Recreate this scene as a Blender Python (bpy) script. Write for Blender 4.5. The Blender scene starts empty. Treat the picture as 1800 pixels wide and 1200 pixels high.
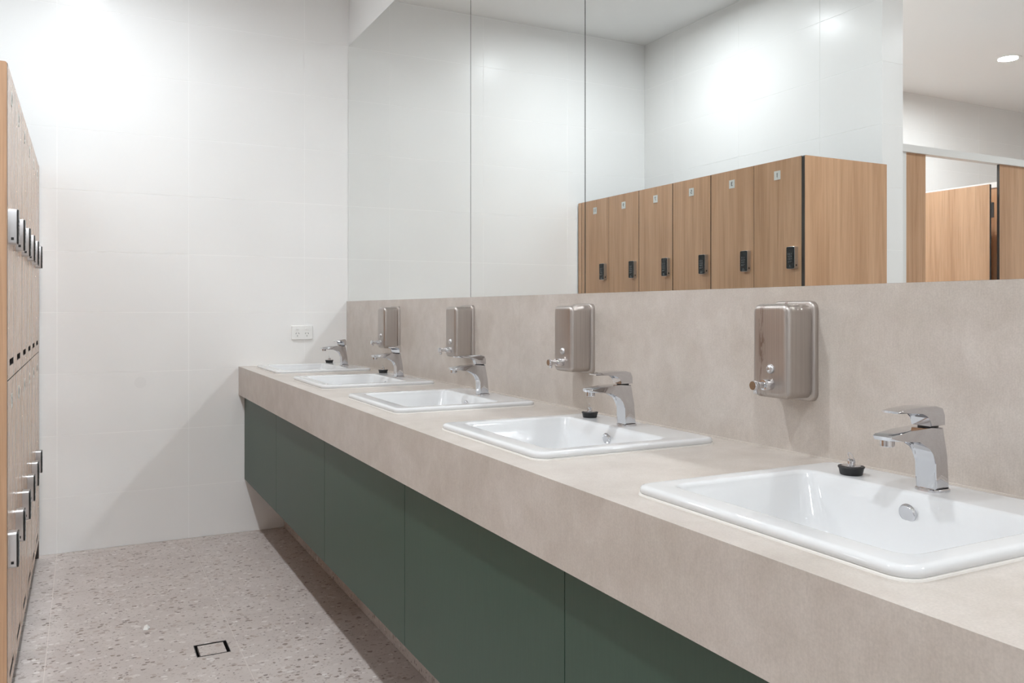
import bpy, bmesh, math, random
from mathutils import Vector, Matrix

# ------------------------------------------------------------------ scene, camera, world, exposure
scene = bpy.context.scene
COL = scene.collection
HC = 1.184                       # camera height
D = 4.6126                       # end wall
F = 1463.84                      # focal length in pixels of the 1800 px wide frame
cam = bpy.data.cameras.new('camera')
cam.sensor_fit = 'HORIZONTAL'
cam.sensor_width = 36.0
cam.lens = F * 36.0 / 1800.0
cam.shift_y = (544.82 - 600.0) / 1800.0
cam.clip_start = 0.05
camo = bpy.data.objects.new('camera', cam)
COL.objects.link(camo)
camo.location = (0, 0, HC)
camo.rotation_euler = (math.radians(90), 0, -math.radians(27.2645))
scene.camera = camo

w = bpy.data.worlds.new('world')
scene.world = w
w.use_nodes = True
w.node_tree.nodes['Background'].inputs[0].default_value = (0.0, 0.0, 0.0, 1)      # a closed room: lamps only
w.cycles.sampling_method = 'NONE'
# light that reaches the walls by way of the mirrors: keep it sharp and unclamped
cy = scene.cycles
cy.blur_glossy = 0.0
cy.sample_clamp_indirect = 90.0
cy.use_guiding = True
cy.use_surface_guiding = True
cy.use_volume_guiding = False
cy.guiding_training_samples = 48
cy.adaptive_threshold = 0.1
cy.adaptive_min_samples = 16
cy.max_bounces = 8
cy.diffuse_bounces = 6
cy.glossy_bounces = 4

scene.view_settings.view_transform = 'Standard'
scene.view_settings.look = 'None'
scene.view_settings.gamma = 1.0
scene.view_settings.use_curve_mapping = False
scene.view_settings.exposure = 0.0
LAMP_W = 21.0                    # watts of every ceiling downlight
LAMP_COL = (0.903, 0.955, 1.0)

# ------------------------------------------------------------------ measures of the room
CEIL = 2.98
XW = 1.3383                      # tiled face of the vanity wall
XM = 1.3337                      # mirror face
XS = 1.3249                      # splashback face
XC = 0.738                       # apron face of the bench
XD = 0.7674                      # cabinet door face
ZCT, ZCB = 0.8841, 0.7338        # bench top, apron underside
ZM, ZMT = 1.234, 2.674           # mirror bottom, top
ZCAB = 0.283                     # underside of the cabinets
XJ = 0.4883                      # a tile joint on end wall and floor
ZT = 0.272                       # first horizontal tile joint
XLW = -0.722                     # wall behind the lockers
XLF = -0.187                     # locker fronts
PITCH = 0.834
BASIN_Y = [0.866 + PITCH * k for k in range(5)]          # nearest first
YSEAM = 2.515

# ------------------------------------------------------------------ materials
MATS = {}
def mat(name, col=(0.8, 0.8, 0.8), rough=0.5, metal=0.0, spec=0.5, coat=0.0, build=None):
    if name in MATS:
        return MATS[name]
    m = bpy.data.materials.new(name)
    m.use_nodes = True
    nt = m.node_tree
    b = nt.nodes['Principled BSDF']
    b.inputs['Base Color'].default_value = (*col, 1)
    b.inputs['Roughness'].default_value = rough
    b.inputs['Metallic'].default_value = metal
    b.inputs['Specular IOR Level'].default_value = spec
    b.inputs['Coat Weight'].default_value = coat
    b.inputs['Coat Roughness'].default_value = 0.05
    if build:
        build(nt, b)
    MATS[name] = m
    return m

def node(nt, t, **kw):
    n = nt.nodes.new(t)
    for k, v in kw.items():
        setattr(n, k, v)
    return n

def world_pos(nt, scale=(1, 1, 1)):
    g = node(nt, 'ShaderNodeNewGeometry')
    mp = node(nt, 'ShaderNodeMapping')
    mp.inputs['Scale'].default_value = scale
    nt.links.new(g.outputs['Position'], mp.inputs['Vector'])
    return mp.outputs['Vector']

def noise(nt, vec, scale, detail=4, rough=0.55, dist=0.0):
    n = node(nt, 'ShaderNodeTexNoise')
    n.inputs['Scale'].default_value = scale
    n.inputs['Detail'].default_value = detail
    n.inputs['Roughness'].default_value = rough
    n.inputs['Distortion'].default_value = dist
    nt.links.new(vec, n.inputs['Vector'])
    return n.outputs['Fac']

def ramp(nt, fac, stops, interp='LINEAR'):
    r = node(nt, 'ShaderNodeValToRGB')
    cr = r.color_ramp
    cr.interpolation = interp
    while len(cr.elements) < len(stops):
        cr.elements.new(0.5)
    for e, (p, c) in zip(cr.elements, stops):
        e.position = p
        e.color = (*c, 1)
    nt.links.new(fac, r.inputs['Fac'])
    return r.outputs['Color']

def mix(nt, fac, a, b, blend='MIX'):
    m = node(nt, 'ShaderNodeMix', data_type='RGBA', blend_type=blend)
    for sock, v in ((m.inputs[0], fac), (m.inputs[6], a), (m.inputs[7], b)):
        if isinstance(v, (int, float)):
            sock.default_value = v
        elif isinstance(v, tuple):
            sock.default_value = (*v, 1)
        else:
            nt.links.new(v, sock)
    return m.outputs[2]

def bump(nt, b, h, strength=0.1, dist=0.001):
    n = node(nt, 'ShaderNodeBump')
    n.inputs['Strength'].default_value = strength
    n.inputs['Distance'].default_value = dist
    nt.links.new(h, n.inputs['Height'])
    nt.links.new(n.outputs['Normal'], b.inputs['Normal'])

def srgb(r, g, b):
    f = lambda v: (v / 255 / 12.92) if v / 255 <= 0.04045 else ((v / 255 + 0.055) / 1.055) ** 2.4
    return (f(r), f(g), f(b))

def b_tile(nt, b):
    v = world_pos(nt, (1, 1, 1))
    n = noise(nt, v, 2.2, 1)
    nt.links.new(ramp(nt, n, [(0.3, srgb(237, 237, 236)), (0.7, srgb(240, 240, 239))]), b.inputs['Base Color'])

def b_terrazzo(nt, b):
    v = world_pos(nt)
    base = ramp(nt, noise(nt, v, 6.0, 5), [(0.3, srgb(190, 180, 175)), (0.7, srgb(202, 193, 188))])
    col = base
    def chips(col, scale, size, keep, stops, off):
        mp = node(nt, 'ShaderNodeMapping')
        mp.inputs['Location'].default_value = off
        mp.inputs['Rotation'].default_value = (0, 0, off[0])
        mp.inputs['Scale'].default_value = (1.0, 1.25, 1.0)
        nt.links.new(v, mp.inputs['Vector'])
        dn = node(nt, 'ShaderNodeTexNoise')
        dn.inputs['Scale'].default_value = scale * 2.2
        dn.inputs['Detail'].default_value = 1
        nt.links.new(mp.outputs[0], dn.inputs['Vector'])
        addv = node(nt, 'ShaderNodeMix', data_type='VECTOR')
        addv.inputs[0].default_value = 0.012
        nt.links.new(mp.outputs[0], addv.inputs[4])
        nt.links.new(dn.outputs['Color'], addv.inputs[5])
        vo = node(nt, 'ShaderNodeTexVoronoi', voronoi_dimensions='3D')
        vo.inputs['Scale'].default_value = scale
        nt.links.new(addv.outputs[1], vo.inputs['Vector'])
        sep = node(nt, 'ShaderNodeSeparateColor')
        nt.links.new(vo.outputs['Color'], sep.inputs[0])
        # the size of a chip varies from cell to cell
        sz = node(nt, 'ShaderNodeMath', operation='MULTIPLY_ADD')
        nt.links.new(sep.outputs[1], sz.inputs[0])
        sz.inputs[1].default_value = size * 0.7
        sz.inputs[2].default_value = size * 0.45
        lt = node(nt, 'ShaderNodeMath', operation='LESS_THAN')
        nt.links.new(vo.outputs['Distance'], lt.inputs[0])
        nt.links.new(sz.outputs[0], lt.inputs[1])
        kp = node(nt, 'ShaderNodeMath', operation='LESS_THAN')
        nt.links.new(sep.outputs[0], kp.inputs[0])
        kp.inputs[1].default_value = keep
        mu = node(nt, 'ShaderNodeMath', operation='MULTIPLY')
        nt.links.new(lt.outputs[0], mu.inputs[0])
        nt.links.new(kp.outputs[0], mu.inputs[1])
        cc = ramp(nt, sep.outputs[2], stops)
        return mix(nt, mu.outputs[0], col, cc)
    col = chips(col, 95, 0.42, 0.55, [(0, srgb(158, 146, 140)), (1, srgb(200, 190, 184))], (0.3, 0.1, 0))
    col = chips(col, 36, 0.42, 0.36, [(0, srgb(215, 209, 205)), (0.6, srgb(203, 194, 189)), (1, srgb(230, 226, 223))], (1.3, 0.7, 0.2))
    col = chips(col, 30, 0.36, 0.30, [(0, srgb(170, 158, 152)), (1, srgb(182, 168, 160))], (0.5, 2.2, 0.9))
    col = chips(col, 44, 0.38, 0.22, [(0, srgb(108, 97, 92)), (0.5, srgb(140, 128, 122)), (1, srgb(152, 138, 126))], (2.1, 1.7, 0.4))
    col = chips(col, 95, 0.40, 0.12, [(0, srgb(110, 100, 95)), (1, srgb(146, 134, 127))], (0.8, 2.9, 0.6))
    nt.links.new(col, b.inputs['Base Color'])

def b_stone(nt, b):
    v = world_pos(nt)
    big = noise(nt, v, 3.0, 6, 0.6, 0.6)
    mid = noise(nt, v, 14.0, 5, 0.65, 0.4)
    vs = world_pos(nt, (90, 90, 9))
    weave = noise(nt, vs, 4.0, 2, 0.5)
    c1 = ramp(nt, big, [(0.28, srgb(182, 173, 163)), (0.5, srgb(194, 185, 177)), (0.72, srgb(205, 197, 191))])
    c2 = ramp(nt, mid, [(0.3, srgb(178, 168, 159)), (0.7, srgb(209, 202, 195))])
    c = mix(nt, 0.42, c1, c2)
    c3 = ramp(nt, weave, [(0.3, (0.86, 0.86, 0.86)), (0.7, (1.06, 1.06, 1.06))])
    c = mix(nt, 0.28, c, c3, 'MULTIPLY')
    sp = ramp(nt, noise(nt, v, 330, 2), [(0.3, (0.88, 0.88, 0.88)), (0.7, (1.08, 1.08, 1.08))])
    c = mix(nt, 0.6, c, sp, 'MULTIPLY')
    nt.links.new(c, b.inputs['Base Color'])

def wood_builder(light, dark, seedoff):
    def bw(nt, b):
        g = node(nt, 'ShaderNodeNewGeometry')
        oi = node(nt, 'ShaderNodeObjectInfo')
        mp = node(nt, 'ShaderNodeMapping')
        mp.inputs['Scale'].default_value = (1, 1, 0.045)
        sc = node(nt, 'ShaderNodeVectorMath', operation='SCALE')
        comb = node(nt, 'ShaderNodeCombineXYZ')
        mul = node(nt, 'ShaderNodeMath', operation='MULTIPLY')
        mul.inputs[1].default_value = 9.0
        nt.links.new(oi.outputs['Random'], mul.inputs[0])
        nt.links.new(mul.outputs[0], comb.inputs[0])
        nt.links.new(mul.outputs[0], comb.inputs[1])
        comb.inputs[2].default_value = seedoff
        ad = node(nt, 'ShaderNodeVectorMath', operation='ADD')
        nt.links.new(g.outputs['Position'], ad.inputs[0])
        nt.links.new(comb.outputs[0], ad.inputs[1])
        nt.links.new(ad.outputs[0], mp.inputs['Vector'])
        v = mp.outputs['Vector']
        broad = noise(nt, v, 7.0, 4, 0.55, 1.2)
        fine = noise(nt, v, 55.0, 4, 0.6, 0.3)
        mp2 = node(nt, 'ShaderNodeMapping')
        mp2.inputs['Scale'].default_value = (1, 1, 0.012)
        nt.links.new(ad.outputs[0], mp2.inputs['Vector'])
        pore = noise(nt, mp2.outputs['Vector'], 240.0, 2, 0.5, 0.0)
        c = ramp(nt, broad, [(0.25, dark), (0.5, tuple((a + d) / 2 for a, d in zip(light, dark))), (0.78, light)])
        c2 = ramp(nt, fine, [(0.3, (0.80, 0.77, 0.74)), (0.6, (1.05, 1.05, 1.05))])
        c = mix(nt, 0.65, c, c2, 'MULTIPLY')
        c3 = ramp(nt, pore, [(0.33, (0.74, 0.70, 0.67)), (0.48, (1.0, 1.0, 1.0))])
        c = mix(nt, 0.45, c, c3, 'MULTIPLY')
        nt.links.new(c, b.inputs['Base Color'])
    return bw

def b_green(nt, b):
    v = world_pos(nt, (60, 60, 4))
    n = noise(nt, v, 3.0, 3)
    nt.links.new(ramp(nt, n, [(0.3, srgb(52, 74, 62)), (0.7, srgb(56, 78, 66))]), b.inputs['Base Color'])

def b_brushed(nt, b):
    v = world_pos(nt, (500, 500, 4))
    n = noise(nt, v, 1.0, 3)
    nt.links.new(ramp(nt, n, [(0.3, (0.44, 0.40, 0.375)), (0.7, (0.52, 0.48, 0.45))]), b.inputs['Base Color'])
    r = node(nt, 'ShaderNodeMapRange')
    r.inputs[3].default_value = 0.34
    r.inputs[4].default_value = 0.46
    nt.links.new(n, r.inputs[0])
    nt.links.new(r.outputs[0], b.inputs['Roughness'])

def b_brushed_stained(nt, b):
    b_brushed(nt, b)
    base = b.inputs['Base Color'].links[0].from_socket
    tc = node(nt, 'ShaderNodeTexCoord')
    sx = node(nt, 'ShaderNodeSeparateXYZ')
    nt.links.new(tc.outputs['Object'], sx.inputs[0])
    v = world_pos(nt, (1, 1, 0.16))
    n = noise(nt, v, 110.0, 4, 0.7, 1.0)
    # a run of dried soap: a narrow band left of the middle, broken up by noise
    s = node(nt, 'ShaderNodeMath', operation='SUBTRACT'); s.inputs[1].default_value = 0.020
    nt.links.new(sx.outputs[1], s.inputs[0])
    a = node(nt, 'ShaderNodeMath', operation='ABSOLUTE'); nt.links.new(s.outputs[0], a.inputs[0])
    mr = node(nt, 'ShaderNodeMapRange')
    mr.inputs[1].default_value = 0.004; mr.inputs[2].default_value = 0.014
    mr.inputs[3].default_value = 1.0; mr.inputs[4].default_value = 0.0
    nt.links.new(a.outputs[0], mr.inputs[0])
    th = node(nt, 'ShaderNodeMapRange')
    th.inputs[1].default_value = 0.52; th.inputs[2].default_value = 0.60
    nt.links.new(n, th.inputs[0])
    mu = node(nt, 'ShaderNodeMath', operation='MULTIPLY')
    nt.links.new(mr.outputs[0], mu.inputs[0]); nt.links.new(th.outputs[0], mu.inputs[1])
    nt.links.new(mix(nt, mu.outputs[0], base, (0.30, 0.24, 0.21)), b.inputs['Base Color'])

M_TILE = lambda: mat('white_wall_tile', rough=0.27, spec=0.16, build=b_tile)
M_GROUT = lambda: mat('pale_grout', srgb(248, 248, 247), 0.7)
M_FLOOR = lambda: mat('terrazzo_tile', rough=0.5, spec=0.35, build=b_terrazzo)
M_FGROUT = lambda: mat('floor_grout', srgb(212, 203, 197), 0.85)
M_PAINT = lambda: mat('ceiling_paint', srgb(245, 245, 244), 0.8, spec=0.2)
M_STONE = lambda: mat('beige_stone_laminate', rough=0.33, spec=0.5, build=b_stone)
M_GREEN = lambda: mat('green_laminate', rough=0.42, spec=0.45, build=b_green)
M_WOOD = lambda: mat('oak_laminate', rough=0.2, spec=0.5, build=wood_builder(srgb(209, 171, 138), srgb(184, 144, 111), 0.0))
M_CORE = lambda: mat('charcoal_core', srgb(58, 54, 51), 0.5)
M_DARK = lambda: mat('dark_gap', srgb(30, 28, 27), 0.8)
M_CHROME = lambda: mat('polished_chrome', (0.66, 0.66, 0.68), 0.05, 1.0)
M_SATIN = lambda: mat('satin_metal', (0.62, 0.62, 0.63), 0.28, 1.0)
M_STEEL = lambda: mat('brushed_steel', rough=0.3, metal=1.0, build=b_brushed)
M_STEEL_S = lambda: mat('brushed_steel_soap_run', rough=0.3, metal=1.0, build=b_brushed_stained)
M_CERAM = lambda: mat('white_ceramic', srgb(217, 218, 219), 0.08, spec=0.5, coat=0.2)
M_SIL = lambda: mat('white_silicone', srgb(232, 229, 224), 0.45)
M_SILB = lambda: mat('beige_silicone', srgb(198, 190, 182), 0.5)
M_RUBBER = lambda: mat('black_rubber', (0.012, 0.012, 0.013), 0.5)
M_BLACK = lambda: mat('gloss_black_plastic', (0.010, 0.012, 0.013), 0.18)
M_PLASTIC = lambda: mat('white_plastic', srgb(238, 238, 236), 0.3)
M_INK = lambda: mat('dark_ink', srgb(52, 56, 58), 0.6)
M_KEY = lambda: mat('grey_key_print', srgb(120, 126, 128), 0.5)
M_PLATE = lambda: mat('silver_number_plate', srgb(214, 216, 212), 0.4, 0.15)
M_ALU = lambda: mat('pale_aluminium', srgb(228, 228, 226), 0.4, 0.0)
M_MIRROR = lambda: mat('mirror_silver', (0.865, 0.88, 0.865), 0.0, 1.0)
M_MEDGE = lambda: mat('mirror_edge', srgb(72, 78, 74), 0.3)
M_PAPER = lambda: mat('white_paper', srgb(235, 235, 232), 0.8)
M_PATCH = lambda: mat('filled_hole', srgb(234, 234, 233), 0.4)

def emissive(name, strength):
    if name in MATS:
        return MATS[name]
    m = bpy.data.materials.new(name)
    m.use_nodes = True
    b = m.node_tree.nodes['Principled BSDF']
    b.inputs['Base Color'].default_value = (0.9, 0.9, 0.9, 1)
    b.inputs['Emission Color'].default_value = (1, 0.985, 0.96, 1)
    b.inputs['Emission Strength'].default_value = strength
    MATS[name] = m
    return m

# ------------------------------------------------------------------ mesh helpers
def add_box(bm, x0, x1, y0, y1, z0, z1, mi=0):
    vs = [bm.verts.new((x, y, z)) for x in (x0, x1) for y in (y0, y1) for z in (z0, z1)]
    fs = []
    for f in ((0, 1, 3, 2), (4, 6, 7, 5), (0, 4, 5, 1), (2, 3, 7, 6), (0, 2, 6, 4), (1, 5, 7, 3)):
        fc = bm.faces.new([vs[i] for i in f])
        fc.material_index = mi
        fs.append(fc)
    return fs

def bevel_all(bm, w, seg=2, angle=25):
    es = [e for e in bm.edges if len(e.link_faces) == 2 and e.calc_face_angle(0) > math.radians(angle)]
    if es:
        bmesh.ops.bevel(bm, geom=es, offset=w, segments=seg, affect='EDGES', profile=0.5, clamp_overlap=True)

def box_bm(x0, x1, y0, y1, z0, z1, bev=0.0, seg=2):
    bm = bmesh.new()
    add_box(bm, x0, x1, y0, y1, z0, z1)
    if bev:
        bevel_all(bm, bev, seg)
    return bm

def mesh_of(name, bm, mats, smooth=False, angle=35):
    bmesh.ops.recalc_face_normals(bm, faces=bm.faces[:])
    me = bpy.data.meshes.new(name)
    if smooth:
        for f in bm.faces:
            f.smooth = True
        for e in bm.edges:
            if len(e.link_faces) == 2 and e.calc_face_angle(0) > math.radians(angle):
                e.smooth = False
    bm.to_mesh(me)
    bm.free()
    for m in (mats if isinstance(mats, (list, tuple)) else [mats]):
        me.materials.append(m)
    return me

def obj(name, data, mats=None, parent=None, loc=(0, 0, 0), smooth=False, angle=35):
    if isinstance(data, bmesh.types.BMesh):
        data = mesh_of(name, data, mats, smooth, angle)
    o = bpy.data.objects.new(name, data)
    COL.objects.link(o)
    o.location = loc
    if parent is not None:
        o.parent = parent
    return o

def tag(o, label=None, category=None, group=None, kind=None):
    for k, v in (('label', label), ('category', category), ('group', group), ('kind', kind)):
        if v is not None:
            o[k] = v
    return o

def thing(name, loc, label, category, group=None, rotz=0.0):
    o = bpy.data.objects.new(name, None)
    COL.objects.link(o)
    o.empty_display_size = 0.05
    o.location = loc
    o.rotation_euler = (0, 0, rotz)
    return tag(o, label, category, group)

def struct(name, bm, m, label=None, category=None):
    o = obj(name, bm, m)
    return tag(o, label, category, kind='structure')

def dup(root, loc, label):
    r = root.copy()
    COL.objects.link(r)
    r.location = loc
    r['label'] = label
    for ch in list(root.children):
        c = ch.copy()
        COL.objects.link(c)
        c.parent = r
        for g in list(ch.children):
            d = g.copy()
            COL.objects.link(d)
            d.parent = c
    return r

def lathe(prof, n=32, axis='Z', cap=True):
    """prof: list of (radius, height); axis the direction of height."""
    bm = bmesh.new()
    rings = []
    for r, h in prof:
        ring = []
        for i in range(n):
            a = 2 * math.pi * i / n
            c, s = r * math.cos(a), r * math.sin(a)
            p = {'Z': (c, s, h), 'X': (h, c, s), 'Y': (s, h, c)}[axis]
            ring.append(bm.verts.new(p))
        rings.append(ring)
    for a, b in zip(rings, rings[1:]):
        for i in range(n):
            bm.faces.new((a[i], a[(i + 1) % n], b[(i + 1) % n], b[i]))
    if cap:
        bm.faces.new(rings[0][::-1])
        bm.faces.new(rings[-1])
    return bm

def rrect(x0, x1, y0, y1, r, z, n=6):
    r = max(1e-4, min(r, (x1 - x0) / 2 - 1e-4, (y1 - y0) / 2 - 1e-4))
    out = []
    for cx, cy, a0 in ((x1 - r, y1 - r, 0), (x0 + r, y1 - r, 90), (x0 + r, y0 + r, 180), (x1 - r, y0 + r, 270)):
        for i in range(n + 1):
            a = math.radians(a0 + 90 * i / n)
            out.append((cx + r * math.cos(a), cy + r * math.sin(a), z))
    return out

def loft(bm, loops, cap0=True, cap1=True, tf=None):
    tf = tf or (lambda p: p)
    rings = [[bm.verts.new(tf(p)) for p in lp] for lp in loops]
    n = len(rings[0])
    for a, b in zip(rings, rings[1:]):
        for i in range(n):
            bm.faces.new((a[i], a[(i + 1) % n], b[(i + 1) % n], b[i]))
    if cap0:
        bm.faces.new(rings[0][::-1])
    if cap1:
        bm.faces.new(rings[-1])
    return rings

def extrude_profile(prof, y0, y1, taper=None):
    """prof: (x, z) polygon extruded along Y; taper(x) scales the half width."""
    bm = bmesh.new()
    ym, h = (y0 + y1) / 2, (y1 - y0) / 2
    tp = taper or (lambda x: 1.0)
    a = [bm.verts.new((x, ym - h * tp(x), z)) for x, z in prof]
    b = [bm.verts.new((x, ym + h * tp(x), z)) for x, z in prof]
    n = len(prof)
    bm.faces.new(a)
    bm.faces.new(b[::-1])
    for i in range(n):
        bm.faces.new((a[i], b[i], b[(i + 1) % n], a[(i + 1) % n]))
    return bm

def tube_path(pts, r, n=8, closed=False):
    bm = bmesh.new()
    rings = []
    N = len(pts)
    for i, p in enumerate(pts):
        p = Vector(p)
        q0 = Vector(pts[(i - 1) % N] if (closed or i > 0) else pts[0])
        q1 = Vector(pts[(i + 1) % N] if (closed or i < N - 1) else pts[-1])
        t = (q1 - q0).normalized()
        up = Vector((0, 0, 1)) if abs(t.z) < 0.9 else Vector((1, 0, 0))
        s = t.cross(up).normalized()
        u = s.cross(t)
        rings.append([bm.verts.new(p + r * (math.cos(2 * math.pi * k / n) * s + math.sin(2 * math.pi * k / n) * u)) for k in range(n)])
    m = N if closed else N - 1
    for i in range(m):
        a, b = rings[i], rings[(i + 1) % N]
        for k in range(n):
            bm.faces.new((a[k], a[(k + 1) % n], b[(k + 1) % n], b[k]))
    if not closed:
        bm.faces.new(rings[0][::-1])
        bm.faces.new(rings[-1])
    return bm

def text_mesh(name, s, size, m, depth=0.0004):
    """text lying on a face that looks towards +X (reads along +Y, up +Z), centred on the origin"""
    cu = bpy.data.curves.new(name, 'FONT')
    cu.body = s
    cu.size = size
    cu.align_x = 'CENTER'
    cu.align_y = 'CENTER'
    cu.extrude = depth
    cu.resolution_u = 2
    to = bpy.data.objects.new('tmp_text', cu)
    COL.objects.link(to)
    dg = bpy.context.evaluated_depsgraph_get()
    me = bpy.data.meshes.new_from_object(to.evaluated_get(dg))
    bpy.data.objects.remove(to)
    bpy.data.curves.remove(cu)
    me.transform(Matrix(((0, 0, 1, 0), (1, 0, 0, 0), (0, 1, 0, 0), (0, 0, 0, 1))))
    me.materials.clear()
    me.materials.append(m)
    me.name = name
    return me

# ------------------------------------------------------------------ setting: floor, ceiling, walls
X_FAR, Y_REAR = -5.20, -2.60
GAP = 0.0026
TT = 0.0008                                              # how far tiles stand proud of their joints
XNIB = -0.8695                                           # far face of the wall behind the lockers
YNIB = 2.722                                             # end of that wall

DRAIN = (0.346, 0.457, 3.015, 3.126)
fbm = bmesh.new()
for q in ((X_FAR, XW + 0.1, Y_REAR, DRAIN[2]), (X_FAR, XW + 0.1, DRAIN[3], D + 0.1), (X_FAR, DRAIN[0], DRAIN[2], DRAIN[3]), (DRAIN[1], XW + 0.1, DRAIN[2], DRAIN[3])):
    add_box(fbm, *q, -0.08, -0.0007)
floor = struct('floor', fbm, M_FGROUT(), 'speckled terrazzo tile floor of the washroom')
_tiles = {}
def tile_mesh(kind, a, b, m):
    key = (kind, round(a, 4), round(b, 4), m.name)
    if key not in _tiles:
        g = GAP / 2
        if kind == 'floor':
            bm = box_bm(g, a - g, g, b - g, -0.02, 0.0)
        elif kind == 'y':                                # on a wall that looks towards -Y: spans X and Z
            bm = box_bm(g, a - g, -TT, 0.006, g, b - g)
        elif kind == 'x+':                               # on a wall that looks towards +X: spans Y and Z
            bm = box_bm(-0.006, TT, g, a - g, g, b - g)
        elif kind == 'x-':
            bm = box_bm(-TT, 0.006, g, a - g, g, b - g)
        _tiles[key] = mesh_of('floor_tile' if kind == 'floor' else 'wall_tile', bm, m)
    return _tiles[key]

def cuts(lo, hi, origin, step):
    k = math.floor((lo - origin) / step) + 1
    out = [lo]
    while origin + k * step < hi - 1e-4:
        if origin + k * step - out[-1] > 0.004:
            out.append(origin + k * step)
        k += 1
    out.append(hi)
    return list(zip(out, out[1:]))

for x0, x1 in cuts(X_FAR, XW, XJ, 0.6):
    for y0, y1 in cuts(Y_REAR, D - 0.002, 3.345, 0.6):
        if x1 < -0.75 or y1 < 0.9:
            continue                                     # never in view: the plain slab below goes on there
        if x0 < 0.4 < x1 and y0 < 3.07 < y1:
            # the tile around the floor waste is cut out for it
            bm = bmesh.new()
            g = GAP / 2
            a0, a1, b0, b1 = DRAIN
            for q in ((x0 + g, x1 - g, y0 + g, b0), (x0 + g, x1 - g, b1, y1 - g), (x0 + g, a0, b0, b1), (a1, x1 - g, b0, b1)):
                add_box(bm, *q, -0.02, 0.0)
            obj('floor_tile', bm, M_FLOOR(), floor)
            continue
        obj('floor_tile', tile_mesh('floor', x1 - x0, y1 - y0, M_FLOOR()), None, floor, (x0, y0, 0))

for q in ((X_FAR, -1.3117, Y_REAR, D), (-1.3117, XW, Y_REAR, 0.345 - 0.0)):
    obj('floor_screed', box_bm(q[0], q[1], q[2], q[3], -0.02, 0.0), M_FLOOR(), floor)
ceiling = struct('ceiling', box_bm(X_FAR - 0.1, XW + 0.1, Y_REAR - 0.1, D + 0.1, CEIL, CEIL + 0.1), M_PAINT())

wall_back = struct('wall_back', box_bm(X_FAR, XW + 0.1, D + TT, D + 0.1, 0, CEIL), M_GROUT())
for x0, x1 in cuts(XLW, XW, XJ, 0.6):
    for z0, z1 in cuts(0.0, CEIL, ZT, 0.3):
        obj('wall_tile', tile_mesh('y', x1 - x0, z1 - z0, M_TILE()), None, wall_back, (x0, D + TT, z0))
for x0, x1 in cuts(X_FAR, XNIB, XJ, 0.6):
    for z0, z1 in cuts(0.0, CEIL, ZT, 0.3):
        if z1 < 1.0:
            continue                                     # low down behind the cubicles, never in view
        obj('wall_tile', tile_mesh('y', x1 - x0, z1 - z0, M_TILE()), None, wall_back, (x0, D + TT, z0))

wall_left = struct('wall_left', box_bm(XNIB, XLW - TT, YNIB + TT, D, 0, CEIL), M_GROUT())
for y0, y1 in cuts(YNIB, D, 3.10, 0.6):
    for z0, z1 in cuts(0.0, CEIL, ZT, 0.3):
        obj('wall_tile', tile_mesh('x+', y1 - y0, z1 - z0, M_TILE()), None, wall_left, (XLW - TT, y0, z0))
for z0, z1 in cuts(0.0, CEIL, ZT, 0.3):
    obj('wall_tile', tile_mesh('y', XLW - XNIB, z1 - z0, M_TILE()), None, wall_left, (XNIB, YNIB + TT, z0))

wall_right = struct('wall_right', box_bm(XW + TT, XW + 0.1, Y_REAR, D, 0, CEIL), M_GROUT())
for y0, y1 in cuts(Y_REAR, D, D, 0.6):
    for z0, z1 in cuts(0.0, CEIL, ZT, 0.3):
        if (z1 < ZMT and y0 > 0.3) or y1 < 0.3:
            continue                                     # behind bench and mirrors
        obj('wall_tile', tile_mesh('x-', y1 - y0, z1 - z0, M_TILE()), None, wall_right, (XW + TT, y0, z0))
struct('wall_rear', box_bm(X_FAR, XW, Y_REAR - 0.1, Y_REAR, 0, CEIL), M_TILE())
struct('wall_far_side', box_bm(X_FAR - 0.1, X_FAR, Y_REAR, D, 0, CEIL), M_TILE())

# ------------------------------------------------------------------ vanity: plinth, cabinets, bench, splashback
Y_END = 0.12                                              # near end of the bench, past the frame
plinth = struct('baseboard_right', box_bm(0.985, 1.005, Y_END + 0.02, D - 0.003, 0.0, ZCAB - 0.002), M_FGROUT())
for y0, y1 in cuts(Y_END + 0.02, D - 0.003, 3.345, 0.6):
    obj('skirting_tile', box_bm(0.977, 0.985, y0 + 0.001, y1 - 0.001, 0.001, ZCAB - 0.003), M_FLOOR(), plinth)

CAB_LABEL = {0: 'dark green vanity door panel at the bottom right corner, nearest the camera',
             1: 'wide dark green vanity cabinet second nearest the camera',
             2: 'dark green vanity cabinet in the middle of the row of five',
             3: 'dark green vanity cabinet second from the white end wall',
             4: 'dark green vanity cabinet touching the white end wall'}
def build_cabinet(k):
    yc = BASIN_Y[k]
    y0, y1 = yc - PITCH / 2, yc + PITCH / 2
    if k == 4:
        y1 = D - 0.004
    t = thing('vanity_cabinet', (XD, yc, ZCAB), CAB_LABEL[k], 'cabinet', 'green vanity cabinets under the bench')
    y0, y1 = y0 - yc, y1 - yc
    H = 0.850 - ZCAB
    bm = bmesh.new()                                      # open-topped carcass
    add_box(bm, 0.020, 0.536, y0 + 0.0005, y0 + 0.0165, 0.0, H)
    add_box(bm, 0.020, 0.536, y1 - 0.0165, y1 - 0.0005, 0.0, H)
    add_box(bm, 0.020, 0.536, y0 + 0.0165, y1 - 0.0165, 0.0, 0.016)
    add_box(bm, 0.530, 0.536, y0 + 0.0165, y1 - 0.0165, 0.016, H)
    obj('carcass', bm, M_DARK(), t)
    obj('door', box_bm(0.0, 0.019, y0 + 0.0013, y1 - 0.0013, 0.0, H - 0.002, 0.0008, 1), M_GREEN(), t)
for k in range(5):
    build_cabinet(k)

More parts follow.
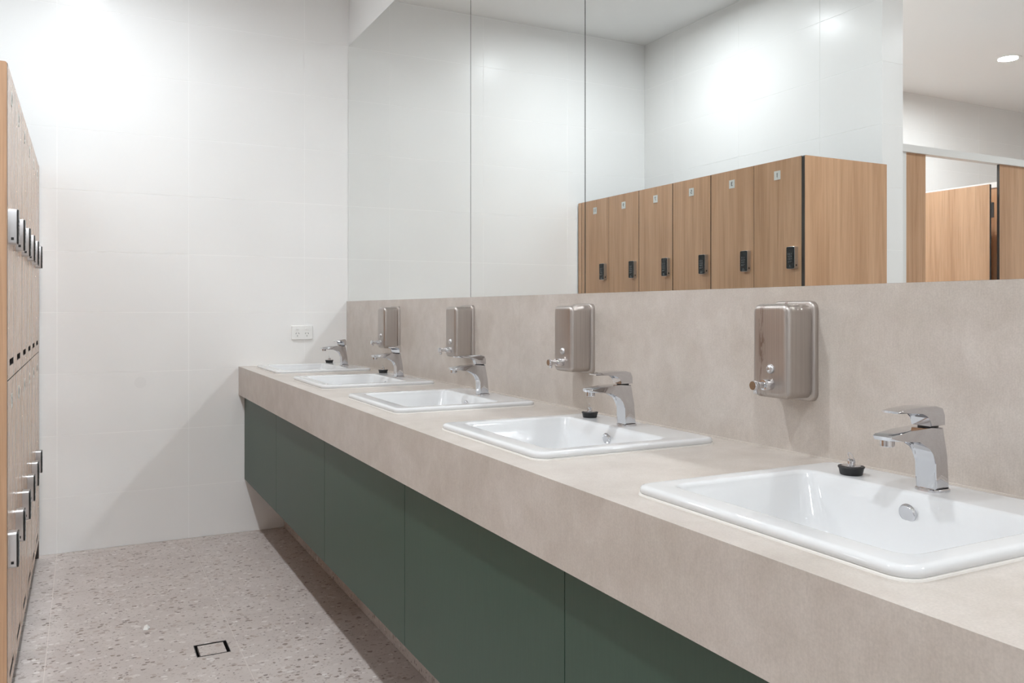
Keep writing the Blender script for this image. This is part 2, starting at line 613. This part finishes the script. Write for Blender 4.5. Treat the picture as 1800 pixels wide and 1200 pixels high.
bench = thing('benchtop', (XC, Y_END, ZCB), 'long beige stone-look benchtop with deep apron carrying five white basins', 'benchtop')
BX0, BX1 = 0.855, 1.147                                   # bowl opening
HX0, HX1, HY = 0.828, 1.190, 0.236                        # cut-outs of the bench
def bench_top(ya, yb):
    bm = bmesh.new()
    zt0, zt1 = ZCT - 0.032 - ZCB, ZCT - ZCB
    xa, xb = 0.018, XS - XC
    add_box(bm, xa, HX0 - XC, ya, yb, zt0, zt1)
    add_box(bm, HX1 - XC, xb, ya, yb, zt0, zt1)
    ys = [ya]
    for yc in BASIN_Y:
        h0, h1 = yc - HY - Y_END, yc + HY - Y_END
        h0, h1 = max(h0, ya), min(h1, yb)
        if h1 > h0:
            ys += [h0, h1]
    ys.append(yb)
    for a, b in zip(ys[0::2], ys[1::2]):
        if b - a > 0.002:
            add_box(bm, HX0 - XC, HX1 - XC, a, b, zt0, zt1)
    return bm
LB = D - 0.0005 - Y_END
sm = YSEAM - Y_END
for ya, yb in ((0.0, sm - 0.0003), (sm + 0.0003, LB)):
    obj('top_panel', bench_top(ya, yb), M_STONE(), bench)
    obj('apron_panel', box_bm(0.0, 0.018, ya, yb, 0.0, ZCT - ZCB), M_STONE(), bench)
obj('bead', box_bm(XS - 0.005 - XC, XS - XC, 0.0, LB, ZCT - ZCB, ZCT + 0.004 - ZCB, 0.0015, 1), M_SILB(), bench)

spl = thing('splashback', (XW, Y_END, ZCT), 'beige stone-look splashback running between benchtop and mirrors', 'splashback')
for ya, yb in ((0.0, sm - 0.0003), (sm + 0.0003, LB)):
    obj('panel', box_bm(XS - XW, -0.0002, ya, yb, 0.0, ZM - ZCT - 0.0005), M_STONE(), spl)

# ------------------------------------------------------------------ mirrors
def build_mirror(y0, y1, label):
    bm = bmesh.new()
    fs = add_box(bm, XM, XW - 0.0002, y0, y1, ZM, ZMT, 1)
    bm.faces.ensure_lookup_table()
    for f in bm.faces:
        c = f.calc_center_median()
        if abs(c.x - XM) < 1e-6:
            f.material_index = 0
    o = obj('wall_mirror', bm, [M_MIRROR(), M_MEDGE()])
    return tag(o, label, 'mirror', 'frameless mirrors above the basins')
build_mirror(2.938, D - 0.001, 'wide frameless mirror reflecting only white tiles, meeting the white end wall')
build_mirror(2.113, 2.934, 'narrow middle frameless mirror panel between the two wide ones')
build_mirror(0.120, 2.109, 'wide frameless mirror reflecting the wood lockers and the toilet cubicle')

# ------------------------------------------------------------------ basins
ZR = 0.900
def build_basin(k, label):
    yc = BASIN_Y[k]
    t = thing('wash_basin', (0, yc, ZCT), label, 'basin', 'white drop-in basins on the bench')
    z = lambda v: v - ZCT
    bm = bmesh.new()
    OX0, OX1, OY = 0.801, 1.262, 0.257
    loops = []
    # outside of the rim: underside, side, rounded shoulder, flat top
    for ins, zz in ((0.055, ZCT - 0.02), (0.020, ZCT + 0.0015), (0.003, ZCT + 0.002), (0.0, ZCT + 0.005), (0.0, ZR - 0.006), (0.0012, ZR - 0.0033), (0.004, ZR - 0.0012), (0.008, ZR - 0.0002), (0.012, ZR)):
        loops.append(rrect(OX0 + ins, OX1 - ins, -OY + ins, OY - ins, max(0.030 - ins, 0.012), z(zz)))
    # bowl: opening edge then sloping walls down to a rounded floor
    fil = []
    for i in range(8):                                    # rounded lip of the bowl
        an = math.radians(76 * i / 7)
        o = 0.011 * (1 - math.sin(an) / math.sin(math.radians(76)))
        fil.append((BX0 - o, BX1 + o, 0.213 + o, 0.024 + o * 0.6, ZR - 0.011 * (1 - math.cos(an)) - 0.00005))
    for fx0, fx1, fy, r, zz in (*fil,
                                (BX0 + 0.004, BX1 - 0.003, 0.209, 0.024, ZR - 0.014),
                                (BX0 + 0.012, BX1 - 0.008, 0.200, 0.026, ZR - 0.030),
                                (BX0 + 0.026, BX1 - 0.017, 0.186, 0.032, ZR - 0.062),
                                (BX0 + 0.038, BX1 - 0.026, 0.173, 0.040, ZR - 0.088),
                                (BX0 + 0.050, BX1 - 0.036, 0.160, 0.046, ZR - 0.102),
                                (BX0 + 0.068, BX1 - 0.054, 0.142, 0.050, ZR - 0.109),
                                (BX0 + 0.120, BX1 - 0.105, 0.060, 0.030, ZR - 0.114)):
        loops.append(rrect(fx0, fx1, -fy, fy, r, z(zz)))
    loft(bm, loops, cap0=False, cap1=True)
    obj('bowl', bm, M_CERAM(), t, smooth=True, angle=50)
    bm = bmesh.new()
    loft(bm, [rrect(OX0 - 0.002, OX1 + 0.002, -OY - 0.002, OY + 0.002, 0.031, 0.0), rrect(OX0 - 0.0015, OX1 + 0.0015, -OY - 0.0015, OY + 0.0015, 0.031, 0.0025), rrect(OX0 + 0.004, OX1 - 0.004, -OY + 0.004, OY - 0.004, 0.026, 0.0035)], False, False)
    obj('sealant_bead', bm, M_SIL(), t)
    oc = obj('overflow_cap', lathe([(0.0150, 0.0), (0.0150, -0.0035), (0.0138, -0.0055), (0.0115, -0.0062), (0.0100, -0.0058)], 28, 'X'), M_CHROME(), t, (BX1 - 0.0085, 0.0, ZR - ZCT - 0.030), True)
    oc.rotation_euler = (0, math.radians(-16), 0)
    obj('waste', lathe([(0.031, -0.004), (0.031, 0.001), (0.026, 0.0025), (0.020, 0.0005)], 28), M_CHROME(), t, ((BX0 + BX1) / 2 + 0.008, 0, ZR - ZCT - 0.1125), True)
    return t
BASIN_LABEL = ['large white ceramic basin in the foreground at the right edge of the picture',
               'white ceramic basin second nearest the camera',
               'white ceramic basin in the middle of the row, without a plug',
               'white ceramic basin second from the end wall',
               'white ceramic basin farthest away, next to the white end wall']
b0 = build_basin(0, BASIN_LABEL[0])
for k in range(1, 5):
    dup(b0, (0, BASIN_Y[k], ZCT), BASIN_LABEL[k])

# ------------------------------------------------------------------ taps
XT = 1.196
def smooth_poly(pts, it=1, keep=()):
    for _ in range(it):
        out = []
        n = len(pts)
        for i in range(n):
            p, q = pts[i], pts[(i + 1) % n]
            out.append((0.8 * p[0] + 0.2 * q[0], 0.8 * p[1] + 0.2 * q[1]))
            out.append((0.2 * p[0] + 0.8 * q[0], 0.2 * p[1] + 0.8 * q[1]))
        pts = out
    return pts
def build_tap(k, label, turn):
    t = thing('basin_tap', (XT, BASIN_Y[k], ZR), label, 'tap', 'chrome basin mixer taps')
    bm = bmesh.new()
    loft(bm, [rrect(-0.0235, 0.0205, -0.0225, 0.0225, 0.015, 0.0), rrect(-0.0235, 0.0205, -0.0225, 0.0225, 0.015, 0.003), rrect(-0.0220, 0.0190, -0.0210, 0.0210, 0.014, 0.0045)])
    obj('base_ring', bm, M_CHROME(), t, smooth=True, angle=30)
    prof = [(0.0150, 0.004), (0.0080, 0.055), (0.0010, 0.1005), (-0.030, 0.1015), (-0.074, 0.0995), (-0.1170, 0.0955), (-0.1210, 0.0925), (-0.1180, 0.0866),
            (-0.090, 0.0843), (-0.055, 0.0812), (-0.041, 0.0782), (-0.0300, 0.0722), (-0.0215, 0.0625), (-0.0185, 0.0450), (-0.0175, 0.0200), (-0.0185, 0.004)]
    bm = extrude_profile(prof, -0.0185, 0.0185, lambda x: 1.0 if x > -0.03 else 1.0 - 0.10 * (-0.03 - x) / 0.09)
    es = [e for e in bm.edges if abs(e.verts[0].co.y - e.verts[1].co.y) < 0.004]
    bmesh.ops.bevel(bm, geom=es, offset=0.0042, segments=4, affect='EDGES', profile=0.5, clamp_overlap=True)
    obj('body', bm, M_CHROME(), t, smooth=True, angle=32)
    obj('aerator', lathe([(0.0105, 0.088), (0.0105, 0.0775), (0.0095, 0.0765)], 24), M_CHROME(), t, (-0.1065, 0, 0), True)
    obj('cartridge_ring', lathe([(0.0150, 0.1000), (0.0150, 0.1042)], 28), M_RUBBER(), t, (-0.0125, 0, 0), True)
    hp = [(0.0050, 0.1035), (0.0045, 0.1200), (-0.0005, 0.1305), (-0.015, 0.1345), (-0.045, 0.1345), (-0.085, 0.1318), (-0.1015, 0.1300), (-0.1008, 0.1268),
          (-0.070, 0.1260), (-0.047, 0.1240), (-0.0370, 0.1215), (-0.0310, 0.1165), (-0.0290, 0.1035)]
    bm = extrude_profile(hp, -0.0178, 0.0178, lambda x: 1.0 if x > -0.03 else 1.0 - 0.16 * (-0.03 - x) / 0.07)
    es = [e for e in bm.edges if abs(e.verts[0].co.y - e.verts[1].co.y) < 0.004]
    bmesh.ops.bevel(bm, geom=es, offset=0.0032, segments=3, affect='EDGES', profile=0.5, clamp_overlap=True)
    h = obj('lever_handle', bm, M_CHROME(), t, (-0.0125, 0, 0), True, 32)
    bmv = h.data
    bmv.transform(Matrix.Translation((0.0125, 0, 0)))
    h.rotation_euler = (0, 0, math.radians(turn))
    return t
TAP_LABEL = ['large chrome mixer tap in the foreground on the basin at the right edge',
             'chrome mixer tap on the second nearest basin, beside a black plug',
             'chrome mixer tap on the middle basin, handle overlapping a soap dispenser from the camera',
             'chrome mixer tap with turned lever, second from the end wall',
             'chrome mixer tap farthest away, seen against the white end wall']
TURN = [0, 0, -8, 58, 56]
t0 = build_tap(0, TAP_LABEL[0], TURN[0])
for k in range(1, 5):
    t = dup(t0, (XT, BASIN_Y[k], ZR), TAP_LABEL[k])
    for c in t.children:
        if c.name.startswith('lever_handle'):
            c.rotation_euler = (0, 0, math.radians(TURN[k]))

# ------------------------------------------------------------------ plugs
def build_plug(loc, label):
    t = thing('sink_plug', loc, label, 'plug', 'black rubber plugs standing on basin rims')
    obj('stopper', lathe([(0.0175, 0.0), (0.0185, 0.001), (0.0205, 0.0105), (0.0222, 0.0130), (0.0215, 0.0145), (0.0165, 0.0148)], 32), M_RUBBER(), t, (0, 0, 0), True)
    obj('top_washer', lathe([(0.0160, 0.0140), (0.0160, 0.0154), (0.0145, 0.0160), (0.0065, 0.0165)], 28), M_CHROME(), t, (0, 0, 0), True)
    obj('stem', lathe([(0.0068, 0.0160), (0.0068, 0.0235), (0.0058, 0.0250), (0.0062, 0.0265)], 20), M_CHROME(), t, (0, 0, 0), True)
    pts = [(0.0035 * math.sin(2 * math.pi * i / 24), 0.0092 * math.sin(2 * math.pi * i / 24 + 0.5), 0.0290 + 0.0080 * math.cos(2 * math.pi * i / 24)) for i in range(24)]
    obj('ring', tube_path(pts, 0.0007, 6, True), M_CHROME(), t, (0, 0, 0), True)
    return t
p0 = build_plug((1.182, 1.012, ZR), 'black rubber plug with raised wire ring on the foreground basin')
dup(p0, (1.195, 1.868, ZR), 'black rubber plug on the second nearest basin')
dup(p0, (1.208, 3.617, ZR), 'black rubber plug on the basin second from the end wall')
dup(p0, (1.184, 4.452, ZR), 'black rubber plug on the farthest basin, against the white end wall')

# ------------------------------------------------------------------ soap dispensers
def build_dispenser(yc, label, steel):
    """origin: middle of the lower back edge on the splashback; the body stands out towards -X"""
    t = thing('soap_dispenser', (XS, yc, 0.998), label, 'soap dispenser', 'steel soap dispensers on the splashback')
    H = 0.205
    flip = lambda p: (-p[2], p[0], p[1])                  # loops drawn in (y, z), height = distance from the wall
    def rr(w, z0, z1, r, d):
        return rrect(-w, w, z0, z1, r, d, 5)
    bm = bmesh.new()
    loft(bm, [rr(0.0570, 0.0, H, 0.016, 0.0), rr(0.0570, 0.0, H, 0.016, 0.0085), rr(0.0555, 0.0015, H - 0.0015, 0.0150, 0.0115), rr(0.0530, 0.004, H - 0.004, 0.0135, 0.0130), rr(0.046, 0.011, H - 0.011, 0.01, 0.0130)], tf=flip)
    obj('back_plate', bm, steel, t, smooth=True, angle=40)
    bm = bmesh.new()
    w, za, zb = 0.0500, 0.0065, H - 0.0065
    loops = [rr(w, za, zb, 0.016, 0.012), rr(w, za, zb, 0.016, 0.066)]
    for s in (15, 30, 45, 60, 75, 90):
        a = math.radians(s)
        ins = 0.0115 * (1 - math.cos(a))
        loops.append(rr(w - ins, za + ins, zb - ins, max(0.016 - ins, 0.005), 0.066 + 0.0115 * math.sin(a)))
    loft(bm, loops, tf=flip)
    obj('body', bm, steel, t, smooth=True, angle=40)
    fx = -0.0775
    obj('sight_glass', lathe([(0.0098, 0.001), (0.0098, -0.0022), (0.0082, -0.0045), (0.0060, -0.0062), (0.0030, -0.0071), (0.0010, -0.0073)], 26, 'X'), M_SATIN(), t, (fx, -0.004, 0.066), True)
    v = obj('push_valve', lathe([(0.0112, 0.001), (0.0112, -0.0195), (0.0102, -0.0212), (0.0072, -0.0215), (0.0068, -0.0220), (0.0068, -0.0375), (0.0092, -0.0385), (0.0100, -0.0400), (0.0100, -0.0470), (0.0088, -0.0490)], 26, 'X'), M_CHROME(), t, (fx, -0.004, 0.034), True)
    obj('nozzle', lathe([(0.0042, 0.0), (0.0042, -0.0115), (0.0036, -0.0125)], 16), M_CHROME(), v, (-0.0405, 0, -0.004), True)
    return t
DISP_Y = [1.2725, 2.1005, 2.9355, 3.7705]
build_dispenser(DISP_Y[0], 'large brushed steel soap dispenser in the foreground with a dried soap run down its front', M_STEEL_S())
d1 = build_dispenser(DISP_Y[1], 'brushed steel soap dispenser second nearest the camera', M_STEEL())
dup(d1, (XS, DISP_Y[2], 0.998), 'brushed steel soap dispenser second from the end wall, its foot hidden by a tap handle')
dup(d1, (XS, DISP_Y[3], 0.998), 'brushed steel soap dispenser nearest the white end wall')

# ------------------------------------------------------------------ lockers
Z_TOP, Z_MID, Z_LOW = 1.874, 0.986, 0.088
LB_Y = [2.7135, 3.012, 3.319, 3.629, 3.939, 4.249, 4.559]
GAPS = [0.0012, 0.0012, 0.0026, 0.0026, 0.0026, 0.0012, 0.0016]   # half joints
DT = 0.018
def door_bm(y0, y1, z0, z1):
    """a door with its vent slot cut through; face at x = 0, thickness towards -X"""
    yc = (y0 + y1) / 2
    s0, s1, v0, v1 = yc - 0.075, yc + 0.075, z0 + 0.036, z0 + 0.055
    bm = bmesh.new()
    for q in ((y0, y1, z0, v0), (y0, y1, v1, z1), (y0, s0, v0, v1), (s1, y1, v0, v1)):
        for f in add_box(bm, -DT, 0.0, *q):
            f.normal_update()
            f.material_index = 0 if abs(f.normal.x) > 0.9 else 1
    return bm

key_me = None
def keypad_meshes():
    global key_me
    if key_me:
        return key_me
    W, H, DP = 0.0235, 0.0500, 0.021
    flipx = lambda p: (p[2], p[0], p[1])
    rr = lambda w, h, r, d: rrect(-w, w, -h, h, r, d, 4)
    bm = bmesh.new()
    loft(bm, [rr(W, H, 0.006, 0.0), rr(W, H, 0.006, DP - 0.001), rr(W - 0.001, H - 0.001, 0.0055, DP)], tf=flipx)
    body = mesh_of('lock_body', bm, M_SATIN(), True, 40)
    bm = bmesh.new()
    loft(bm, [rr(W - 0.0012, H - 0.0012, 0.0055, DP), rr(W - 0.0012, H - 0.0012, 0.0055, DP + 0.0035), rr(W - 0.0022, H - 0.0022, 0.005, DP + 0.0045)], tf=flipx)
    face = mesh_of('keypad_face', bm, M_BLACK(), True, 40)
    keys = text_mesh('key_print', '1 2 3\n4 5 6\n7 8 9\n* 0 #', 0.0118, M_KEY(), 0.0002)
    keys.transform(Matrix.Translation((DP + 0.0048, 0.0, -0.001)))
    bm = bmesh.new()                                       # the little emblem under the keys: a pin over a bar
    add_box(bm, DP + 0.0045, DP + 0.005, -0.0018, 0.0018, -0.0395, -0.0335)
    add_box(bm, DP + 0.0045, DP + 0.005, -0.0078, 0.0078, -0.0440, -0.0418)
    emblem = mesh_of('emblem', bm, M_KEY())
    bm = bmesh.new()
    add_box(bm, 0.007, 0.014, -W - 0.0006, -W + 0.002, -0.0385, -0.0305)
    hole = mesh_of('keyhole', bm, M_RUBBER())
    key_me = (body, face, keys, emblem, hole)
    return key_me
plate_me = None
def build_locker(c, label):
    global plate_me
    y0, y1 = LB_Y[c], LB_Y[c + 1]
    t = thing('locker', (XLF, (y0 + y1) / 2, 0.0), label, 'locker', 'wood-look locker columns along the left wall')
    yc = (y0 + y1) / 2
    a, b = y0 - yc, y1 - yc
    dx1 = XLW + 0.002 - XLF
    bm = bmesh.new()
    add_box(bm, dx1, -DT - 0.0015, a + 0.0005, a + 0.0105, Z_LOW, Z_TOP)
    add_box(bm, dx1, -DT - 0.0015, b - 0.0105, b - 0.0005, Z_LOW, Z_TOP)
    for zz in (Z_LOW, Z_MID - 0.006, Z_TOP - 0.0125):
        add_box(bm, dx1, -DT - 0.0015, a + 0.0105, b - 0.0105, zz, zz + 0.012)
    add_box(bm, dx1, dx1 + 0.006, a + 0.0105, b - 0.0105, Z_LOW + 0.012, Z_TOP - 0.0125)
    obj('carcass', bm, M_DARK(), t)
    obj('kick_board', box_bm(-0.060, -0.045, a + 0.0005, b - 0.0005, 0.0, Z_LOW), M_CORE(), t)
    for up in (True, False):
        z0, z1 = (Z_MID + 0.0015, Z_TOP) if up else (Z_LOW, Z_MID - 0.0015)
        da, db = a + GAPS[c], b - GAPS[c + 1]
        obj('door', door_bm(da, db, z0, z1), [M_WOOD(), M_CORE()], t)
        n = 2 * c + (1 if up else 2)
        if plate_me is None:
            bm = box_bm(0.0, 0.0012, -0.0195, 0.0195, -0.0205, 0.0205, 0.0004, 1)
            plate_me = mesh_of('number_plate', bm, M_PLATE())
        pl = obj('number_plate', plate_me, None, t, (0.0, -0.002, z1 - 0.0675))
        obj('numeral', text_mesh('numeral', str(n), 0.030, M_INK(), 0.0003), None, pl, (0.0014, 0, 0))
        zc = 1.420 if up else 0.505
        body, face, keys, emblem, hole = keypad_meshes()
        lk = obj('keypad_lock', body, None, t, (0.0, a + 0.0455, zc))
        obj('keypad_face', face, None, lk)
        obj('key_print', keys, None, lk)
        obj('emblem', emblem, None, lk)
        obj('keyhole', hole, None, lk)
    return t
LOCK_LABEL = ['wood-look locker column numbered 1, nearest the camera beside the end panel',
              'wood-look locker column numbered 3, second from the near end panel',
              'wood-look locker column numbered 5, third from the near end panel',
              'wood-look locker column numbered 7, fourth from the near end panel',
              'wood-look locker column numbered 9, fifth from the near end panel',
              'wood-look locker column numbered 11, farthest along by the white end wall']
for c in range(6):
    build_locker(c, LOCK_LABEL[c])

def laminate_panel(name, x0, x1, y0, y1, z0, z1, label, category, edge_axis, wood=None, group=None):
    """compact laminate board: wood faces, charcoal edges; edge_axis tells which faces are the broad ones"""
    bm = bmesh.new()
    add_box(bm, x0, x1, y0, y1, z0, z1, 1)
    for f in bm.faces:
        n = f.normal if f.normal.length else (f.normal_update() or f.normal)
        if abs(n[edge_axis]) > 0.9:
            f.material_index = 0
    o = obj(name, bm, [wood or M_WOOD(), M_CORE()])
    return tag(o, label, category, group)

# near end panel with its rounded upper corner
bm = bmesh.new()
def end_panel_loop(y):
    pts = [(XLW + 0.001, 0.0), (XLF, 0.0), (XLF, Z_TOP - 0.006)]
    for i in range(1, 6):
        a = math.radians(90 * i / 5)
        pts.append((XLF - 0.006 + 0.006 * math.cos(a), Z_TOP - 0.006 + 0.006 * math.sin(a)))
    pts.append((XLW + 0.001, Z_TOP))
    return [(x, y, z) for x, z in pts]
rings = loft(bm, [end_panel_loop(2.6955), end_panel_loop(2.7130)])
for f in bm.faces:
    f.normal_update()
    f.material_index = 0 if abs(f.normal.y) > 0.9 else 1
o = obj('locker_end_panel', bm, [M_WOOD(), M_CORE()])
tag(o, 'wood-look end panel with charcoal edge closing the near end of the lockers', 'panel')
laminate_panel('locker_filler_panel', XLW + 0.001, XLF, 4.5605, 4.6000, 0.0, Z_TOP, 'narrow wood-look filler strip between locker 11 and the white end wall', 'panel', 0)

# ------------------------------------------------------------------ power outlet on the end wall
po = thing('power_outlet', (1.0735, D, 1.060), 'white double power outlet on the end wall above the farthest basin', 'power outlet')
bm = bmesh.new()
fy = lambda p: (p[0], -p[2], p[1])
rrp = lambda w, h, r, d: rrect(-w, w, -h, h, r, d, 4)
loft(bm, [rrp(0.0575, 0.038, 0.004, 0.0), rrp(0.0575, 0.038, 0.004, 0.0070), rrp(0.0555, 0.036, 0.003, 0.0092)], tf=fy)
obj('plate', bm, M_PLASTIC(), po, smooth=True, angle=30)
for sx in (-0.026, 0.026):
    bm = bmesh.new()
    loft(bm, [rrect(sx - 0.0085, sx + 0.0085, 0.0165, 0.0275, 0.002, 0.0090, 3), rrect(sx - 0.008, sx + 0.008, 0.017, 0.027, 0.002, 0.0125, 3)], tf=fy)
    obj('switch', bm, M_PLASTIC(), po)
    bm = bmesh.new()
    for px, pz, ang in ((-0.0075, 0.000, 30), (0.0075, 0.000, -30), (0.0, -0.0135, 0)):
        vs = add_box(bm, -0.0011, 0.0011, -0.0097, -0.0088, -0.0042, 0.0042)
        verts = {v for f in vs for v in f.verts}
        R = Matrix.Rotation(math.radians(ang), 4, 'Y')
        for v in verts:
            v.co = R @ v.co
            v.co.x += sx + px
            v.co.z += pz - 0.004
    obj('socket_slots', bm, M_INK(), po)

tag(obj('wall_patch', lathe([(0.028, -0.0001), (0.028, -0.0006), (0.0275, -0.0008)], 32, 'Y'), M_PATCH(), None, (0.260, D - 0.0001, 0.818)),
    'faint round filled patch on the white tiled end wall', 'patch')

# ------------------------------------------------------------------ floor waste and paper scrap
a0, a1, b0, b1 = DRAIN
fd = thing('floor_drain', ((a0 + a1) / 2, (b0 + b1) / 2, 0.0), 'square steel floor drain with terrazzo tile insert', 'drain')
hx, hy = (a1 - a0) / 2, (b1 - b0) / 2
bm = bmesh.new()
for q in ((-hx + 0.0005, hx - 0.0005, -hy + 0.0005, -hy + 0.0025), (-hx + 0.0005, hx - 0.0005, hy - 0.0025, hy - 0.0005), (-hx + 0.0005, -hx + 0.0025, -hy + 0.0025, hy - 0.0025), (hx - 0.0025, hx - 0.0005, -hy + 0.0025, hy - 0.0025)):
    add_box(bm, *q, -0.070, 0.0008)
obj('frame', bm, mat('dark_steel', (0.10, 0.10, 0.10), 0.4, 1.0), fd)
obj('gully', box_bm(-hx + 0.0025, hx - 0.0025, -hy + 0.0025, hy - 0.0025, -0.075, -0.070), M_DARK(), fd)
obj('insert_support', box_bm(-0.010, 0.010, -0.010, 0.010, -0.070, -0.0145), M_DARK(), fd)
obj('tile_insert', box_bm(-hx + 0.0125, hx - 0.0125, -hy + 0.0085, hy - 0.0085, -0.0145, -0.0005), M_FLOOR(), fd)

random.seed(4)
bm = bmesh.new()
sc_pts = [(-0.012, -0.010, 0.0008), (0.004, -0.014, 0.0010), (0.013, 0.002, 0.0030), (0.003, 0.004, 0.0150), (0.000, 0.022, 0.0012), (-0.006, 0.006, 0.0110)]
top = [bm.verts.new(p) for p in sc_pts]
bot = [bm.verts.new((x, y, max(0.0, zz - 0.0008))) for x, y, zz in sc_pts]
for tri in ((0, 1, 5), (1, 3, 5), (1, 2, 3), (3, 2, 4), (5, 3, 4)):
    bm.faces.new([top[i] for i in tri])
    bm.faces.new([bot[i] for i in tri[::-1]])
for i, j in ((0, 1), (1, 2), (2, 4), (4, 5), (5, 0)):
    bm.faces.new((top[i], bot[i], bot[j], top[j]))
tag(obj('paper_scrap', bm, M_PAPER(), None, (0.210, 3.374, 0.0)), 'tiny crumpled white paper scrap lying on the terrazzo floor', 'paper')

# ------------------------------------------------------------------ toilet cubicle seen in the mirror
YC = 3.07
laminate_panel('cubicle_pilaster', -1.508, -1.343, YC, YC + 0.016, 0.10, 2.049, 'narrow wood-look cubicle pilaster beside the white wall end, seen in the mirror', 'panel', 1)
tag(obj('wall_channel', box_bm(-1.343, -1.310, YC - 0.004, YC + 0.020, 0.0, 2.049, 0.001, 1), M_ALU()), 'slim pale metal upright beside the narrow cubicle pilaster', 'upright')
laminate_panel('cubicle_filler_panel', -1.310, XNIB - 0.001, YC, YC + 0.016, 0.10, 2.049, 'wood-look cubicle panel joining the back of the tiled wall end', 'panel', 1)
laminate_panel('cubicle_pilaster', -2.62, -2.172, YC, YC + 0.016, 0.10, 2.049, 'wood-look cubicle pilaster right of the open door, at the right edge of the mirror', 'panel', 1)
tag(obj('cubicle_headrail', box_bm(-4.40, XNIB - 0.001, YC - 0.016, YC + 0.032, 2.049, 2.090, 0.002, 1), M_ALU()), 'pale metal head rail along the top of the cubicle fronts', 'rail')
cd = thing('cubicle_door', (-2.140, YC + 0.030, 0.12), 'wood-look cubicle door standing open inwards, seen in the mirror', 'door')
bm = bmesh.new()
add_box(bm, 0.0, 0.016, 0.0, 0.640, 0.0, 1.812, 1)
for f in bm.faces:
    f.normal_update()
    if abs(f.normal.x) > 0.9:
        f.material_index = 0
obj('leaf', bm, [M_WOOD(), M_CORE()], cd)
for hz in (0.22, 1.66):
    obj('hinge', box_bm(-0.018, -0.0005, -0.006, 0.020, hz - 0.045, hz + 0.045, 0.002, 1), M_SATIN(), cd)
laminate_panel('cubicle_partition', -2.300, -2.284, YC + 0.017, D - 0.001, 0.10, 1.93, 'wood-look partition behind the open cubicle door', 'panel', 0)
tag(obj('partition_cap', box_bm(-2.306, -2.278, YC + 0.033, D - 0.001, 1.931, 1.965, 0.001, 1), M_ALU()), 'pale metal cap on the partition behind the open cubicle door', 'rail')
laminate_panel('cubicle_door', -3.26, -2.63, YC + 0.001, YC + 0.017, 0.12, 1.932, 'closed wood-look door of the second toilet cubicle', 'door', 1)
laminate_panel('cubicle_pilaster', -4.40, -3.27, YC, YC + 0.016, 0.10, 2.049, 'wide wood-look cubicle panel past the closed door', 'panel', 1)

# ------------------------------------------------------------------ ceiling downlights
trim_me = mesh_of('trim_ring', lathe([(0.064, 0.004), (0.064, -0.001), (0.082, -0.004), (0.085, -0.0015), (0.085, 0.0)], 40, cap=False), M_PLASTIC(), True, 40)
lens_me = mesh_of('lens', lathe([(0.064, 0.003), (0.063, 0.0020)], 40), emissive('lit_lens', 12.0))
def build_downlight(x, y, label, watts):
    t = thing('ceiling_downlight', (x, y, CEIL - 0.0005), label, 'downlight', 'round recessed downlights in the white ceiling')
    obj('trim_ring', trim_me, None, t)
    obj('lens', lens_me, None, t, (0, 0, -0.0035))
    ld = bpy.data.lights.new('lamp', 'AREA')
    ld.shape = 'DISK'
    ld.size = 0.125
    ld.energy = watts
    ld.color = LAMP_COL
    ld.spread = math.radians(174)
    lo = bpy.data.objects.new('lamp', ld)
    COL.objects.link(lo)
    lo.parent = t
    lo.location = (0, 0, -0.0055)
for x, y, s in ((0.02, 3.70, 'above the aisle by the end wall'), (0.02, 1.85, 'above the aisle midway along the bench'), (0.02, 0.0, 'above the camera'),
                (0.02, -1.75, 'behind the camera'), (-2.20, 1.85, 'in front of the cubicles near the locker end'),
                (-3.60, 1.85, 'in front of the farther cubicles'), (-3.20, 3.66, 'above the cubicles, shining at the top right of the mirror'), (-1.60, 3.66, 'above the first cubicle')):
    build_downlight(x, y, 'round lit downlight ' + s, LAMP_W * (0.55 if (x < -1 and y < 3) else 1.25 if x < -1 else 0.86 if y > 3 else 1.0))
